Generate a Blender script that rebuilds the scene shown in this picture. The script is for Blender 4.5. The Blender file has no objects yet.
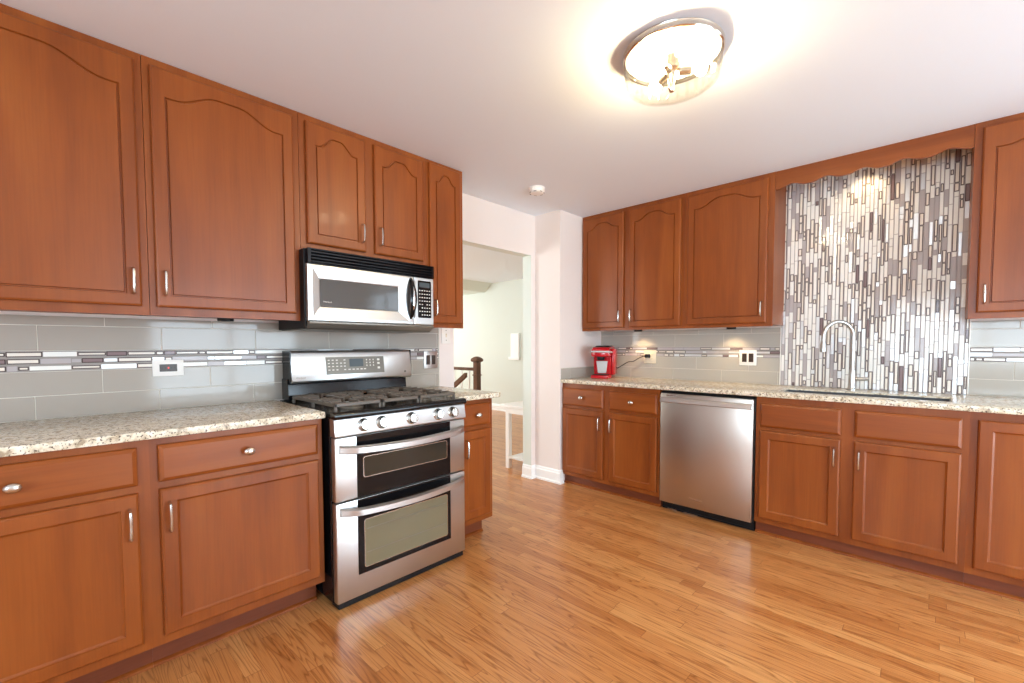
import bpy, bmesh, math, random
from mathutils import Vector, Matrix
PI = math.pi
S = bpy.context.scene
COL = S.collection
rnd = random.Random(7)

# ------------------------------------------------------------------ camera
cam_d = bpy.data.cameras.new('camera')
cam = bpy.data.objects.new('camera', cam_d)
COL.objects.link(cam)
cam_d.sensor_width = 36.0
cam_d.sensor_fit = 'HORIZONTAL'
cam_d.lens = 442.7859 / 1024 * 36
cam_d.shift_y = (364.2678 - 341.5) / 1024
cam_d.clip_start = 0.02
yaw, pitch, roll = 0.7604, -0.0431, -0.0025
F0 = Vector((-math.sin(yaw), math.cos(yaw), 0)); R0 = Vector((math.cos(yaw), math.sin(yaw), 0)); U0 = Vector((0, 0, 1))
Fv = F0 * math.cos(pitch) + U0 * math.sin(pitch); U1 = U0 * math.cos(pitch) - F0 * math.sin(pitch)
Rv = R0 * math.cos(roll) + U1 * math.sin(roll); Uv = U1 * math.cos(roll) - R0 * math.sin(roll)
mw = Matrix.Identity(4)
for i in range(3):
    mw[i][0] = Rv[i]; mw[i][1] = Uv[i]; mw[i][2] = -Fv[i]
mw[0][3], mw[1][3], mw[2][3] = 2.619, -0.8595, 1.2115
cam.matrix_world = mw
S.camera = cam

# ------------------------------------------------------------------ view, world, daylight
S.view_settings.view_transform = 'Standard'
S.view_settings.look = 'None'
S.view_settings.gamma = 1.0
S.view_settings.use_curve_mapping = False
S.view_settings.exposure = 0.0
try:
    S.cycles.use_denoising = True
    S.cycles.max_bounces = 10
    S.cycles.diffuse_bounces = 6
    S.cycles.transparent_max_bounces = 16
    S.cycles.sample_clamp_indirect = 6.0
    S.cycles.caustics_reflective = False
    S.cycles.caustics_refractive = False
except Exception:
    pass
W = bpy.data.worlds.new('daylight'); S.world = W
W.use_nodes = True
wb = W.node_tree.nodes['Background']
wb.inputs[0].default_value = (0.82, 0.91, 1.0, 1)
wb.inputs[1].default_value = 3.0

H = 2.365            # ceiling height
YB = 2.85            # back wall
XE = 5.2             # wall opposite the stove
YS = -3.6            # wall behind the camera
XP = 0.28            # side of the pier beside the doorway


def area(name, loc, aim, sx, sy, power, col=(1, 1, 1)):
    l = bpy.data.lights.new(name, 'AREA'); l.shape = 'RECTANGLE'; l.size = sx; l.size_y = sy
    l.energy = power; l.color = col
    o = bpy.data.objects.new(name, l); COL.objects.link(o)
    o.location = loc
    o.rotation_euler = Vector(aim).to_track_quat('-Z', 'Y').to_euler()
    return o


DAY = (0.66, 0.85, 1.0)
area('daylight_patio_door', (XE + 0.12, 1.1, 1.05), (-1, 0, 0), 2.0, 2.0, 140, DAY)
area('daylight_rear_window', (3.2, YS - 0.12, 1.45), (0, 1, 0), 2.4, 1.2, 132, DAY)
area('daylight_nook_window', (4.5, YB + 0.16, 1.5), (0, -1, 0), 1.1, 1.2, 30, DAY)
area('added_hall_daylight', (-5.75, 3.0, 1.45), (1, 0, 0), 2.2, 1.5, 84, (0.93, 0.98, 0.96))  # added outside an unseen window to brighten the hall
area('added_hall_side_daylight', (-2.2, -0.72, 1.4), (0, 1, 0), 2.2, 1.5, 84, (0.93, 0.98, 0.96))  # second unseen source, put in to light the hall


# ------------------------------------------------------------------ materials
def lin(r, g, b):
    f = lambda c: (c / 255 / 12.92) if c / 255 <= 0.04045 else ((c / 255 + 0.055) / 1.055) ** 2.4
    return (f(r), f(g), f(b), 1.0)


def mat(name, col=(0.8, 0.8, 0.8, 1), rough=0.5, metal=0.0, coat=0.0, emis=None, estr=0.0, spec=0.5):
    m = bpy.data.materials.new(name); m.use_nodes = True
    b = m.node_tree.nodes['Principled BSDF']
    b.inputs['Base Color'].default_value = col
    b.inputs['Roughness'].default_value = rough
    b.inputs['Metallic'].default_value = metal
    b.inputs['Coat Weight'].default_value = coat
    b.inputs['Coat Roughness'].default_value = 0.12
    b.inputs['Specular IOR Level'].default_value = spec
    if emis:
        b.inputs['Emission Color'].default_value = emis
        b.inputs['Emission Strength'].default_value = estr
    return m


class NT:
    def __init__(self, m):
        self.t = m.node_tree; self.b = self.t.nodes['Principled BSDF']

    def n(self, typ, **kw):
        x = self.t.nodes.new(typ)
        for k, v in kw.items():
            setattr(x, k, v)
        return x

    def l(self, a, b):
        self.t.links.new(a, b)

    def coords(self, scale, rand=True):
        tc = self.n('ShaderNodeTexCoord'); mp = self.n('ShaderNodeMapping')
        mp.inputs['Scale'].default_value = scale
        self.l(tc.outputs['Object'], mp.inputs['Vector'])
        if rand:
            oi = self.n('ShaderNodeObjectInfo')
            mu = self.n('ShaderNodeMath', operation='MULTIPLY'); mu.inputs[1].default_value = 37.0
            self.l(oi.outputs['Random'], mu.inputs[0])
            cb = self.n('ShaderNodeCombineXYZ')
            for i in range(3):
                self.l(mu.outputs[0], cb.inputs[i])
            self.l(cb.outputs[0], mp.inputs['Location'])
        return mp.outputs['Vector']

    def noise(self, vec, scale, detail=3, dist=0.0, rough=0.5):
        x = self.n('ShaderNodeTexNoise')
        x.inputs['Scale'].default_value = scale; x.inputs['Detail'].default_value = detail
        x.inputs['Distortion'].default_value = dist; x.inputs['Roughness'].default_value = rough
        self.l(vec, x.inputs['Vector'])
        return x.outputs['Fac']

    def ramp(self, fac, stops):
        r = self.n('ShaderNodeValToRGB')
        e = r.color_ramp.elements
        while len(e) < len(stops):
            e.new(0.5)
        for i, (p, c) in enumerate(stops):
            e[i].position = p; e[i].color = c
        self.l(fac, r.inputs['Fac'])
        return r.outputs['Color']

    def mix(self, typ, fac, a, b):
        x = self.n('ShaderNodeMix', data_type='RGBA', blend_type=typ)
        for s, v in ((x.inputs[0], fac), (x.inputs[6], a), (x.inputs[7], b)):
            if hasattr(v, 'default_value') or hasattr(v, 'links'):
                self.l(v, s)
            else:
                s.default_value = v
        return x.outputs[2]

    def bump(self, h, strength, dist=0.002):
        x = self.n('ShaderNodeBump'); x.inputs['Strength'].default_value = strength; x.inputs['Distance'].default_value = dist
        self.l(h, x.inputs['Height']); self.l(x.outputs['Normal'], self.b.inputs['Normal'])


def wood(name, vertical=True, c0=(124, 60, 20), c1=(145, 75, 26), c2=(156, 86, 33)):
    m = mat(name, rough=0.38, coat=0.04, spec=0.36); t = NT(m)
    sc = (9, 9, 0.9) if vertical else (0.9, 9, 9)
    v = t.coords(sc)
    a = t.noise(v, 1.0, 4, 0.6)
    sc2 = (150, 150, 5) if vertical else (5, 150, 150)
    f = t.noise(t.coords(sc2), 1.0, 2)
    cl = t.noise(t.coords((2.5, 2.5, 2.5)), 1.0, 2)
    c = t.ramp(a, [(0.25, lin(*c0)), (0.55, lin(*c1)), (0.8, lin(*c2))])
    c = t.mix('MULTIPLY', 0.16, c, t.ramp(f, [(0.35, (0.55, 0.5, 0.45, 1)), (0.6, (1, 1, 1, 1))]))
    c = t.mix('MULTIPLY', 0.35, c, t.ramp(cl, [(0.3, (0.72, 0.66, 0.6, 1)), (0.7, (1, 1, 1, 1))]))
    t.l(c, t.b.inputs['Base Color'])
    t.bump(f, 0.05, 0.001)
    return m


def floor_mat():
    m = mat('oak_strip_floor', rough=0.3, coat=0.1); t = NT(m)
    tc = t.n('ShaderNodeTexCoord'); sp = t.n('ShaderNodeSeparateXYZ'); t.l(tc.outputs['Object'], sp.inputs[0])

    def mth(op, a, b=None):
        x = t.n('ShaderNodeMath', operation=op)
        for k, v in enumerate((a, b)):
            if v is None: continue
            if isinstance(v, (int, float)): x.inputs[k].default_value = v
            else: t.l(v, x.inputs[k])
        return x.outputs[0]
    yr = mth('DIVIDE', sp.outputs[1], 0.057); row = mth('FLOOR', yr)
    w1 = t.n('ShaderNodeTexWhiteNoise', noise_dimensions='1D'); t.l(row, w1.inputs['W'])
    xs = mth('ADD', mth('DIVIDE', sp.outputs[0], 0.95), mth('MULTIPLY', w1.outputs['Value'], 17.0)); pl = mth('FLOOR', xs)
    cb = t.n('ShaderNodeCombineXYZ'); t.l(row, cb.inputs[0]); t.l(pl, cb.inputs[1])
    w2 = t.n('ShaderNodeTexWhiteNoise', noise_dimensions='2D'); t.l(cb.outputs[0], w2.inputs['Vector'])
    rv = w2.outputs['Value']
    fy = mth('FRACT', yr); fx = mth('FRACT', xs)
    seam = mth('MAXIMUM', mth('LESS_THAN', fy, 0.014), mth('LESS_THAN', fx, 0.0016))
    # oak grain: contour rings of a stretched noise, shifted per strip
    mp = t.n('ShaderNodeMapping'); mp.inputs['Scale'].default_value = (1.0, 15.0, 1.0); t.l(tc.outputs['Object'], mp.inputs['Vector'])
    nz = t.n('ShaderNodeTexNoise', noise_dimensions='4D')
    nz.inputs['Scale'].default_value = 1.0; nz.inputs['Detail'].default_value = 2.0; nz.inputs['Distortion'].default_value = 0.25
    t.l(mp.outputs[0], nz.inputs['Vector']); t.l(mth('MULTIPLY', rv, 53.0), nz.inputs['W'])
    ring = t.ramp(mth('FRACT', mth('MULTIPLY', nz.outputs['Fac'], 15.0)), [(0.0, (0.52, 0.40, 0.28, 1)), (0.16, (0.86, 0.80, 0.74, 1)), (0.4, (1, 1, 1, 1)), (0.86, (0.98, 0.96, 0.94, 1)), (1.0, (0.6, 0.48, 0.36, 1))])
    mp2 = t.n('ShaderNodeMapping'); mp2.inputs['Scale'].default_value = (9.0, 330.0, 1.0); t.l(tc.outputs['Object'], mp2.inputs['Vector'])
    por = t.noise(mp2.outputs[0], 1.0, 2)
    base = t.ramp(rv, [(0.0, lin(186, 119, 64)), (0.3, lin(199, 133, 75)), (0.75, lin(205, 141, 83)), (1.0, lin(213, 152, 92))])
    c = t.mix('MULTIPLY', 0.85, base, ring)
    c = t.mix('MULTIPLY', 0.35, c, t.ramp(por, [(0.34, (0.6, 0.5, 0.4, 1)), (0.52, (1, 1, 1, 1))]))
    c = t.mix('MIX', seam, c, lin(128, 78, 42))
    t.l(c, t.b.inputs['Base Color'])
    t.bump(por, 0.03, 0.001)
    return m


def granite():
    m = mat('cream_granite', rough=0.2, spec=0.3); t = NT(m)
    v = t.coords((1, 1, 1), rand=False)
    a = t.noise(v, 46, 4, 0.3)
    base = t.ramp(a, [(0.30, lin(168, 150, 126)), (0.42, lin(214, 202, 176)), (0.55, lin(232, 224, 204)), (0.72, lin(242, 238, 226))])
    sp = t.noise(v, 135, 2)
    c = t.mix('MIX', t.ramp(sp, [(0.585, (0, 0, 0, 1)), (0.64, (1, 1, 1, 1))]), base, lin(92, 76, 62))
    vo = t.n('ShaderNodeTexVoronoi'); vo.inputs['Scale'].default_value = 75; t.l(v, vo.inputs['Vector'])
    sp2 = t.noise(v, 62, 2, 0.0)
    c = t.mix('MIX', t.ramp(sp2, [(0.63, (0, 0, 0, 1)), (0.72, (1, 1, 1, 1))]), c, lin(150, 136, 122))
    c = t.mix('MULTIPLY', 0.35, c, t.ramp(vo.outputs['Distance'], [(0.0, (0.7, 0.62, 0.52, 1)), (0.4, (1, 1, 1, 1))]))
    t.l(c, t.b.inputs['Base Color'])
    return m


def steel(name, vertical=False, col=(0.64, 0.635, 0.62, 1), rough=0.36):
    m = mat(name, col, rough, 1.0); t = NT(m)
    v = t.coords((3, 3, 400) if not vertical else (400, 400, 3), rand=False)
    f = t.noise(v, 1.0, 2)
    t.bump(f, 0.03, 0.0005)
    return m


def glass_mat(name, tint=(1, 1, 1, 1), rough=0.02, base=0.04, edge=0.5):
    """thin clear glass: passes light straight on, mirrors more towards grazing"""
    m = bpy.data.materials.new(name); m.use_nodes = True
    nt = m.node_tree; nt.nodes.clear()
    o = nt.nodes.new('ShaderNodeOutputMaterial'); mx = nt.nodes.new('ShaderNodeMixShader')
    tr = nt.nodes.new('ShaderNodeBsdfTransparent'); tr.inputs[0].default_value = tint
    gl = nt.nodes.new('ShaderNodeBsdfGlossy'); gl.inputs['Roughness'].default_value = rough
    lw = nt.nodes.new('ShaderNodeLayerWeight'); lw.inputs['Blend'].default_value = 0.5
    pw = nt.nodes.new('ShaderNodeMath'); pw.operation = 'POWER'; pw.inputs[1].default_value = 4.0
    ma = nt.nodes.new('ShaderNodeMath'); ma.operation = 'MULTIPLY_ADD'; ma.inputs[1].default_value = edge; ma.inputs[2].default_value = base
    nt.links.new(lw.outputs['Facing'], pw.inputs[0]); nt.links.new(pw.outputs[0], ma.inputs[0]); nt.links.new(ma.outputs[0], mx.inputs[0])
    nt.links.new(tr.outputs[0], mx.inputs[1]); nt.links.new(gl.outputs[0], mx.inputs[2])
    nt.links.new(mx.outputs[0], o.inputs[0])
    return m


def paint(name, col, rough=0.7):
    m = mat(name, col, rough, spec=0.3); t = NT(m)
    f = t.noise(t.coords((1, 1, 1), rand=False), 180, 2)
    t.bump(f, 0.04, 0.001)
    return m


M = {}
M['wood'] = wood('cherry_stained_wood')
M['wood_h'] = wood('cherry_stained_wood_across', vertical=False)
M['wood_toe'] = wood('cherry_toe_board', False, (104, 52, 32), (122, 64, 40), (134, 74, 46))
M['floor'] = floor_mat()
M['granite'] = granite()
M['steel'] = steel('brushed_steel')
M['tap_metal'] = mat('brushed_tap_nickel', (0.52, 0.51, 0.49, 1), 0.32, 1.0)
M['steel_dw'] = steel('brushed_steel_upright', True, (0.58, 0.53, 0.48, 1), 0.33)
M['sink_shade'] = mat('painted_sink_shade', (0.09, 0.09, 0.095, 1), 0.35, 0.6)  # near-black colour stands for shade inside the sink cutout
M['chrome'] = mat('chrome', (0.82, 0.82, 0.82, 1), 0.1, 1.0)
M['nickel'] = mat('satin_nickel', (0.64, 0.62, 0.58, 1), 0.25, 1.0)
M['black'] = mat('black_enamel', (0.005, 0.005, 0.006, 1), 0.14, spec=0.35)
M['black_matte'] = mat('black_plastic', (0.006, 0.006, 0.007, 1), 0.45, spec=0.3)
M['iron'] = mat('cast_iron', (0.125, 0.10, 0.078, 1), 0.36)
M['dark_gap'] = mat('dark_recess', (0.01, 0.01, 0.01, 1), 0.8)
M['oven_glass'] = mat('dark_oven_glass', (0.035, 0.03, 0.022, 1), 0.06)
M['oven_glass_low'] = mat('smoky_oven_glass', (0.19, 0.165, 0.10, 1), 0.07)
M['mw_glass'] = mat('microwave_glass', (0.09, 0.085, 0.08, 1), 0.05)
M['panel_grey'] = mat('grey_control_panel', (0.20, 0.18, 0.15, 1), 0.35, 0.4)
M['lcd'] = mat('lcd_display', (0.07, 0.09, 0.1, 1), 0.15)
M['key_white'] = mat('printed_key', (0.75, 0.72, 0.66, 1), 0.5)
M['tile'] = mat('greige_glass_tile', lin(170, 162, 152), 0.08, spec=0.34)
M['tile_r'] = mat('pale_greige_glass_tile', lin(180, 174, 164), 0.08, spec=0.34)
M['grout'] = mat('pale_grout', lin(222, 216, 204), 0.8)
M['grout_grey'] = mat('grey_grout', lin(172, 164, 162), 0.8)
M['band_grout'] = mat('taupe_band_backing', lin(150, 143, 136), 0.5)
M['st_white'] = mat('white_glass_stick', lin(244, 242, 236), 0.06, spec=0.25)
M['st_silver'] = mat('silver_stick', (0.74, 0.74, 0.74, 1), 0.3, 0.5)
M['st_mauve'] = mat('mauve_grey_stick', lin(186, 178, 178), 0.12, spec=0.25)
M['st_frame'] = mat('charcoal_stick_rim', lin(80, 62, 62), 0.15, spec=0.25)
M['st_core'] = mat('cream_stick_core', lin(236, 228, 216), 0.08, spec=0.25)
M['st_dark'] = mat('plum_stick_core', lin(142, 122, 122), 0.1, spec=0.25)
M['wall'] = paint('blush_wall_paint', lin(234, 224, 218))
M['wall_hall'] = paint('pale_sage_wall_paint', lin(220, 227, 219))  # greenish grey; its tint also carries the cool light on the jamb
M['ceiling'] = paint('white_ceiling_paint', lin(236, 243, 250))
M['trim'] = mat('white_gloss_trim', lin(244, 244, 242), 0.3)
M['white'] = mat('white_plastic', lin(240, 236, 230), 0.35)
M['beige'] = mat('almond_plastic', lin(226, 214, 190), 0.4)
M['device'] = mat('dark_brown_device', lin(58, 44, 36), 0.35)
M['red'] = mat('glossy_red_plastic', lin(188, 22, 34), 0.15, coat=0.4)
M['red_led'] = mat('red_indicator', (0.8, 0.02, 0.02, 1), 0.4, emis=(1, 0.05, 0.03, 1), estr=1.0)
M['silver'] = mat('silver_plastic', (0.75, 0.76, 0.76, 1), 0.25, 0.3)
M['newel'] = wood('dark_walnut_rail', True, (84, 58, 44), (108, 76, 58), (124, 90, 68))
M['glass'] = glass_mat('window_glass')
M['lamp_glass'] = glass_mat('clear_lamp_glass', (0.99, 0.985, 0.97, 1), 0.03, 0.06, 0.5)
M['bulb'] = mat('lit_bulb', (1, 0.9, 0.7, 1), 0.4, emis=(1, 0.83, 0.52, 1), estr=450)
M['puck_lens'] = mat('lit_puck_lens', (1, 0.9, 0.7, 1), 0.4, emis=(1, 0.75, 0.42, 1), estr=8)
M['brass'] = mat('polished_nickel_rim', (0.85, 0.78, 0.66, 1), 0.15, 1.0)
M['blind'] = mat('white_blind_slat', lin(236, 240, 244), 0.5)


# ------------------------------------------------------------------ mesh helpers
class MB:
    def __init__(self):
        self.bm = bmesh.new()

    def _absorb(self, b2, mi=0, mtx=None):
        if mtx is not None:
            bmesh.ops.transform(b2, matrix=mtx, verts=b2.verts)
        mp = {}
        for v in b2.verts:
            mp[v] = self.bm.verts.new(v.co)
        for f in b2.faces:
            try:
                nf = self.bm.faces.new([mp[v] for v in f.verts]); nf.material_index = mi if mi is not None else f.material_index
            except ValueError:
                pass
        b2.free()
        return self

    def box(self, x0, x1, y0, y1, z0, z1, mi=0, bev=0.0, seg=1, mtx=None):
        b = bmesh.new()
        x0, x1 = sorted((x0, x1)); y0, y1 = sorted((y0, y1)); z0, z1 = sorted((z0, z1))
        vs = [b.verts.new((x, y, z)) for x in (x0, x1) for y in (y0, y1) for z in (z0, z1)]
        for q in ((0, 1, 3, 2), (4, 6, 7, 5), (0, 4, 5, 1), (2, 3, 7, 6), (0, 2, 6, 4), (1, 5, 7, 3)):
            b.faces.new([vs[i] for i in q])
        if bev > 0:
            bmesh.ops.bevel(b, geom=list(b.edges), offset=bev, segments=seg, affect='EDGES', profile=0.5)
        return self._absorb(b, mi, mtx)

    def loops(self, loops, mi=0, cap0=True, cap1=True, closed=False, mis=None, mtx=None):
        """rings of equal length, bridged one to the next"""
        b = bmesh.new()
        rv = [[b.verts.new(p) for p in L] for L in loops]
        n = len(loops[0])
        rng = range(len(rv)) if closed else range(len(rv) - 1)
        for i in rng:
            A, B = rv[i], rv[(i + 1) % len(rv)]
            for j in range(n):
                try:
                    f = b.faces.new((A[j], A[(j + 1) % n], B[(j + 1) % n], B[j]))
                    f.material_index = mis[i] if mis else mi
                except ValueError:
                    pass
        if not closed:
            if cap0:
                f = b.faces.new(list(reversed(rv[0]))); f.material_index = mis[0] if mis else mi
            if cap1:
                f = b.faces.new(rv[-1]); f.material_index = mis[-1] if mis else mi
        bmesh.ops.recalc_face_normals(b, faces=b.faces)
        return self._absorb(b, None if mis else mi, mtx)

    def lathe(self, prof, c=(0, 0, 0), n=32, mi=0, axis='Z', sx=1.0, sy=1.0, mtx=None):
        """prof: (radius, height); axis Z, or Y meaning height runs to -Y"""
        L = []
        for r, h in prof:
            ring = []
            for k in range(n):
                a = 2 * PI * k / n
                p = (r * math.cos(a) * sx, r * math.sin(a) * sy, h)
                if axis == 'Y':
                    p = (p[0], -p[2], p[1])
                elif axis == 'X':
                    p = (p[2], p[0], p[1])
                ring.append((p[0] + c[0], p[1] + c[1], p[2] + c[2]))
            L.append(ring)
        return self.loops(L, mi, mtx=mtx)

    def tube(self, pts, r, n=10, mi=0, closed=False, mtx=None):
        pts = [Vector(p) for p in pts]
        rs = r if isinstance(r, (list, tuple)) else [r] * len(pts)
        L = []; up = None
        for i, p in enumerate(pts):
            a = pts[i - 1] if (i > 0 or closed) else pts[i]
            c = pts[(i + 1) % len(pts)] if (i < len(pts) - 1 or closed) else pts[i]
            d = (c - a).normalized()
            if up is None:
                up = Vector((0, 0, 1)) if abs(d.z) < 0.9 else Vector((1, 0, 0))
            s = d.cross(up)
            if s.length < 1e-6:
                s = d.orthogonal()
            s.normalize(); up = s.cross(d).normalized()
            L.append([tuple(p + (s * math.cos(2 * PI * k / n) + up * math.sin(2 * PI * k / n)) * rs[i]) for k in range(n)])
        return self.loops(L, mi, closed=closed, mtx=mtx)

    def prism(self, poly, z0, z1, mi=0, plane='XY', bev=0.0, mtx=None):
        """poly in a plane, extruded between z0 and z1 along the third axis"""
        mk = {'XY': lambda a, b, c: (a, b, c), 'XZ': lambda a, b, c: (a, c, b), 'YZ': lambda a, b, c: (c, a, b)}[plane]
        b = bmesh.new()
        A = [b.verts.new(mk(u, v, z0)) for u, v in poly]; B = [b.verts.new(mk(u, v, z1)) for u, v in poly]
        n = len(poly)
        b.faces.new(A); b.faces.new(list(reversed(B)))
        for i in range(n):
            b.faces.new((A[i], B[i], B[(i + 1) % n], A[(i + 1) % n]))
        bmesh.ops.recalc_face_normals(b, faces=b.faces)
        if bev > 0:
            bmesh.ops.bevel(b, geom=list(b.edges), offset=bev, segments=1, affect='EDGES', profile=0.5)
        return self._absorb(b, mi, mtx)

    def build(self, name, mats, parent=None, smooth=True, ang=35, loc=None):
        me = bpy.data.meshes.new(name)
        if smooth:
            self.bm.normal_update()
            lim = math.radians(ang)
            for f in self.bm.faces:
                f.smooth = True
            for e in self.bm.edges:
                if len(e.link_faces) == 2:
                    e.smooth = e.calc_face_angle(0) < lim
        self.bm.to_mesh(me); self.bm.free()
        for m in (mats if isinstance(mats, (list, tuple)) else [mats]):
            me.materials.append(M[m] if isinstance(m, str) else m)
        o = bpy.data.objects.new(name, me); COL.objects.link(o)
        if parent is not None:
            o.parent = parent
        if loc is not None:
            o.location = loc
        return o


def tag(o, label=None, cat=None, group=None, kind=None):
    if label: o['label'] = label
    if cat: o['category'] = cat
    if group: o['group'] = group
    if kind: o['kind'] = kind
    return o


def thing(name, label, cat, loc=(0, 0, 0), rz=0.0, group=None):
    o = bpy.data.objects.new(name, None); COL.objects.link(o)
    o.empty_display_size = 0.1
    o.location = loc; o.rotation_euler = (0, 0, rz)
    return tag(o, label, cat, group)


def struct(name, mb, mats, smooth=False):
    return tag(mb.build(name, mats, smooth=smooth), kind='structure')


def copy_tree(o, parent=None):
    c = o.copy(); COL.objects.link(c)
    if parent is not None: c.parent = parent
    for ch in list(o.children):
        copy_tree(ch, c)
    return c


def text_mesh(name, s, size, material, parent, loc, rot, depth=0.0004, shear=0.0):
    cu = bpy.data.curves.new(name, 'FONT'); cu.body = s; cu.size = size; cu.extrude = depth; cu.shear = shear
    cu.align_x = 'CENTER'; cu.align_y = 'CENTER'
    tmp = bpy.data.objects.new(name + '_source', cu); COL.objects.link(tmp)
    dg = bpy.context.evaluated_depsgraph_get()
    me = bpy.data.meshes.new_from_object(tmp.evaluated_get(dg))
    bpy.data.objects.remove(tmp); bpy.data.curves.remove(cu)
    me.name = name; me.materials.clear(); me.materials.append(M[material])
    o = bpy.data.objects.new(name, me); COL.objects.link(o)
    o.parent = parent; o.location = loc; o.rotation_euler = rot
    return o


UP = (PI / 2, 0, 0)     # text standing upright, facing -Y


def sweep(mb, path, prof, side=1, mi=0, closed=False):
    """profile (out, z) along a plan polyline with mitred corners; out is to the right of travel for side=1"""
    P = [Vector((a, b)) for a, b in path]
    n = len(P); L = []
    def nrm(a, b):
        d = (b - a).normalized(); return Vector((d.y, -d.x)) * side
    for i, p in enumerate(P):
        ns = []
        if i > 0: ns.append(nrm(P[i - 1], p))
        if i < n - 1: ns.append(nrm(p, P[i + 1]))
        if len(ns) == 2:
            m = (ns[0] + ns[1]); m = m / max(1e-6, m.dot(ns[0]))
        else:
            m = ns[0]
        L.append([(p.x + m.x * o, p.y + m.y * o, z) for o, z in prof])
    return mb.loops(L, mi)


# ------------------------------------------------------------------ the room
mb = MB(); mb.box(-5.8, XE + 0.1, YS - 0.1, 5.0, -0.1, 0.0); struct('floor', mb, 'floor')
mb = MB(); mb.box(-5.8, XE + 0.1, YS - 0.1, 5.0, H, H + 0.1); struct('ceiling', mb, 'ceiling')

DW0, DW1, DH = 1.257, 2.145, 2.01        # doorway in the stove wall
b = MB()
b.box(-0.10, 0, YS - 0.1, DW0, 0, H); b.box(-0.10, 0, DW0, DW1, DH, H); b.box(-0.10, 0, DW1, 2.2, 0, H)
for f in b.bm.faces:
    c = f.calc_center_median()
    f.material_index = 0 if c.x > -0.001 else 1  # jamb takes the hall paint, its tint standing for cool hall light
struct('wall_left', b, ['wall', 'wall_hall'])
b = MB(); b.box(-0.10, XP, 2.2, YB + 0.12, 0, H); struct('wall_pier', b, 'wall')
NW = (3.95, 5.05, 0.92, 2.08)             # nook window
b = MB()
b.box(XP, NW[0], YB, YB + 0.12, 0, H); b.box(NW[1], XE + 0.1, YB, YB + 0.12, 0, H)
b.box(NW[0], NW[1], YB, YB + 0.12, 0, NW[2]); b.box(NW[0], NW[1], YB, YB + 0.12, NW[3], H)
struct('wall_back', b, 'wall')
PD = (0.1, 2.1, 2.05)
b = MB()
b.box(XE, XE + 0.1, YS - 0.1, PD[0], 0, H); b.box(XE, XE + 0.1, PD[1], YB, 0, H); b.box(XE, XE + 0.1, PD[0], PD[1], PD[2], H)
struct('wall_right', b, 'wall')
RW = (2.0, 4.4, 0.85, 2.05)
b = MB()
b.box(0, RW[0], YS - 0.1, YS, 0, H); b.box(RW[1], XE, YS - 0.1, YS, 0, H)
b.box(RW[0], RW[1], YS - 0.1, YS, 0, RW[2]); b.box(RW[0], RW[1], YS - 0.1, YS, RW[3], H)
struct('wall_rear', b, 'wall')
# hall beyond the doorway
b = MB(); b.box(-5.8, 0.0, 4.9, 5.0, 0, H); struct('wall_hall', b, 'wall_hall')
b = MB(); b.box(-0.10, 0.0, YB + 0.12, 4.9, 0, H); struct('wall_hall_right', b, 'wall_hall')
b = MB()
b.box(-5.7, -5.6, -0.7, 1.9, 0, H); b.box(-5.7, -5.6, 4.1, 4.9, 0, H)
b.box(-5.7, -5.6, 1.9, 4.1, 0, 0.7); b.box(-5.7, -5.6, 1.9, 4.1, 2.2, H)
struct('wall_hall_left', b, 'wall_hall')
b = MB()
b.box(-5.6, -3.3, -0.7, -0.6, 0, H); b.box(-1.1, -0.1, -0.7, -0.6, 0, H)
b.box(-3.3, -1.1, -0.7, -0.6, 0, 0.65); b.box(-3.3, -1.1, -0.7, -0.6, 2.15, H)
struct('wall_hall_rear', b, 'wall_hall')
b = MB()
b.prism([(-5.6, H), (-3.36, H), (-3.56, 2.21), (-5.6, 2.21)], 1.2, 4.9, plane='XZ'); struct('trim_1', b, 'wall_hall')


def window(name, kind, a0, a1, z0, z1, wall, sgn, bars, blinds=False):
    """wall: coordinate of the inner wall face; kind 'x' = wall across X, 'y' = wall across Y; sgn: +1 outside lies at + side"""
    def bx(m, u0, u1, d0, d1, w0, w1):
        d0, d1 = wall + sgn * d0, wall + sgn * d1
        if kind == 'x': m.box(d0, d1, u0, u1, w0, w1)
        else: m.box(u0, u1, d0, d1, w0, w1)
    f = MB(); w = 0.05
    bx(f, a0, a0 + w, 0.02, 0.07, z0, z1); bx(f, a1 - w, a1, 0.02, 0.07, z0, z1)
    bx(f, a0 + w, a1 - w, 0.02, 0.07, z0, z0 + w); bx(f, a0 + w, a1 - w, 0.02, 0.07, z1 - w, z1)
    for q in bars:
        bx(f, q - 0.025, q + 0.025, 0.02, 0.07, z0 + w, z1 - w)
    c = 0.07                                  # casing on the room face
    bx(f, a0 - c, a0, -0.015, 0.0, z0, z1 + c); bx(f, a1, a1 + c, -0.015, 0.0, z0, z1 + c); bx(f, a0, a1, -0.015, 0.0, z1, z1 + c)
    o = struct(name, f, 'trim')
    g = MB(); bx(g, a0 + w, a1 - w, 0.042, 0.048, z0 + w, z1 - w); g.build('pane', 'glass', o)
    if blinds:
        s = MB(); z = z1 - 0.03
        while z > z0 + 0.03:
            bx(s, a0 + 0.02, a1 - 0.02, 0.002, 0.018, z - 0.012, z); z -= 0.03
        s.build('blind_slats', 'blind', o)
    return o


window('window_1', 'y', *NW, YB, 1, [(NW[0] + NW[1]) / 2], True)
window('door_1', 'x', PD[0], PD[1], 0.0, PD[2], XE, 1, [(PD[0] + PD[1]) / 2])
window('window_2', 'y', *RW, YS, -1, [(RW[0] + RW[1]) / 2])
window('added_window_3', 'x', 1.9, 4.1, 0.7, 2.2, -5.6, -1, [3.0])  # unseen opening, added to let light into the hall
window('added_window_4', 'y', -3.3, -1.1, 0.65, 2.15, -0.6, -1, [-2.2])  # another unseen opening put in for the hall lighting

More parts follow.
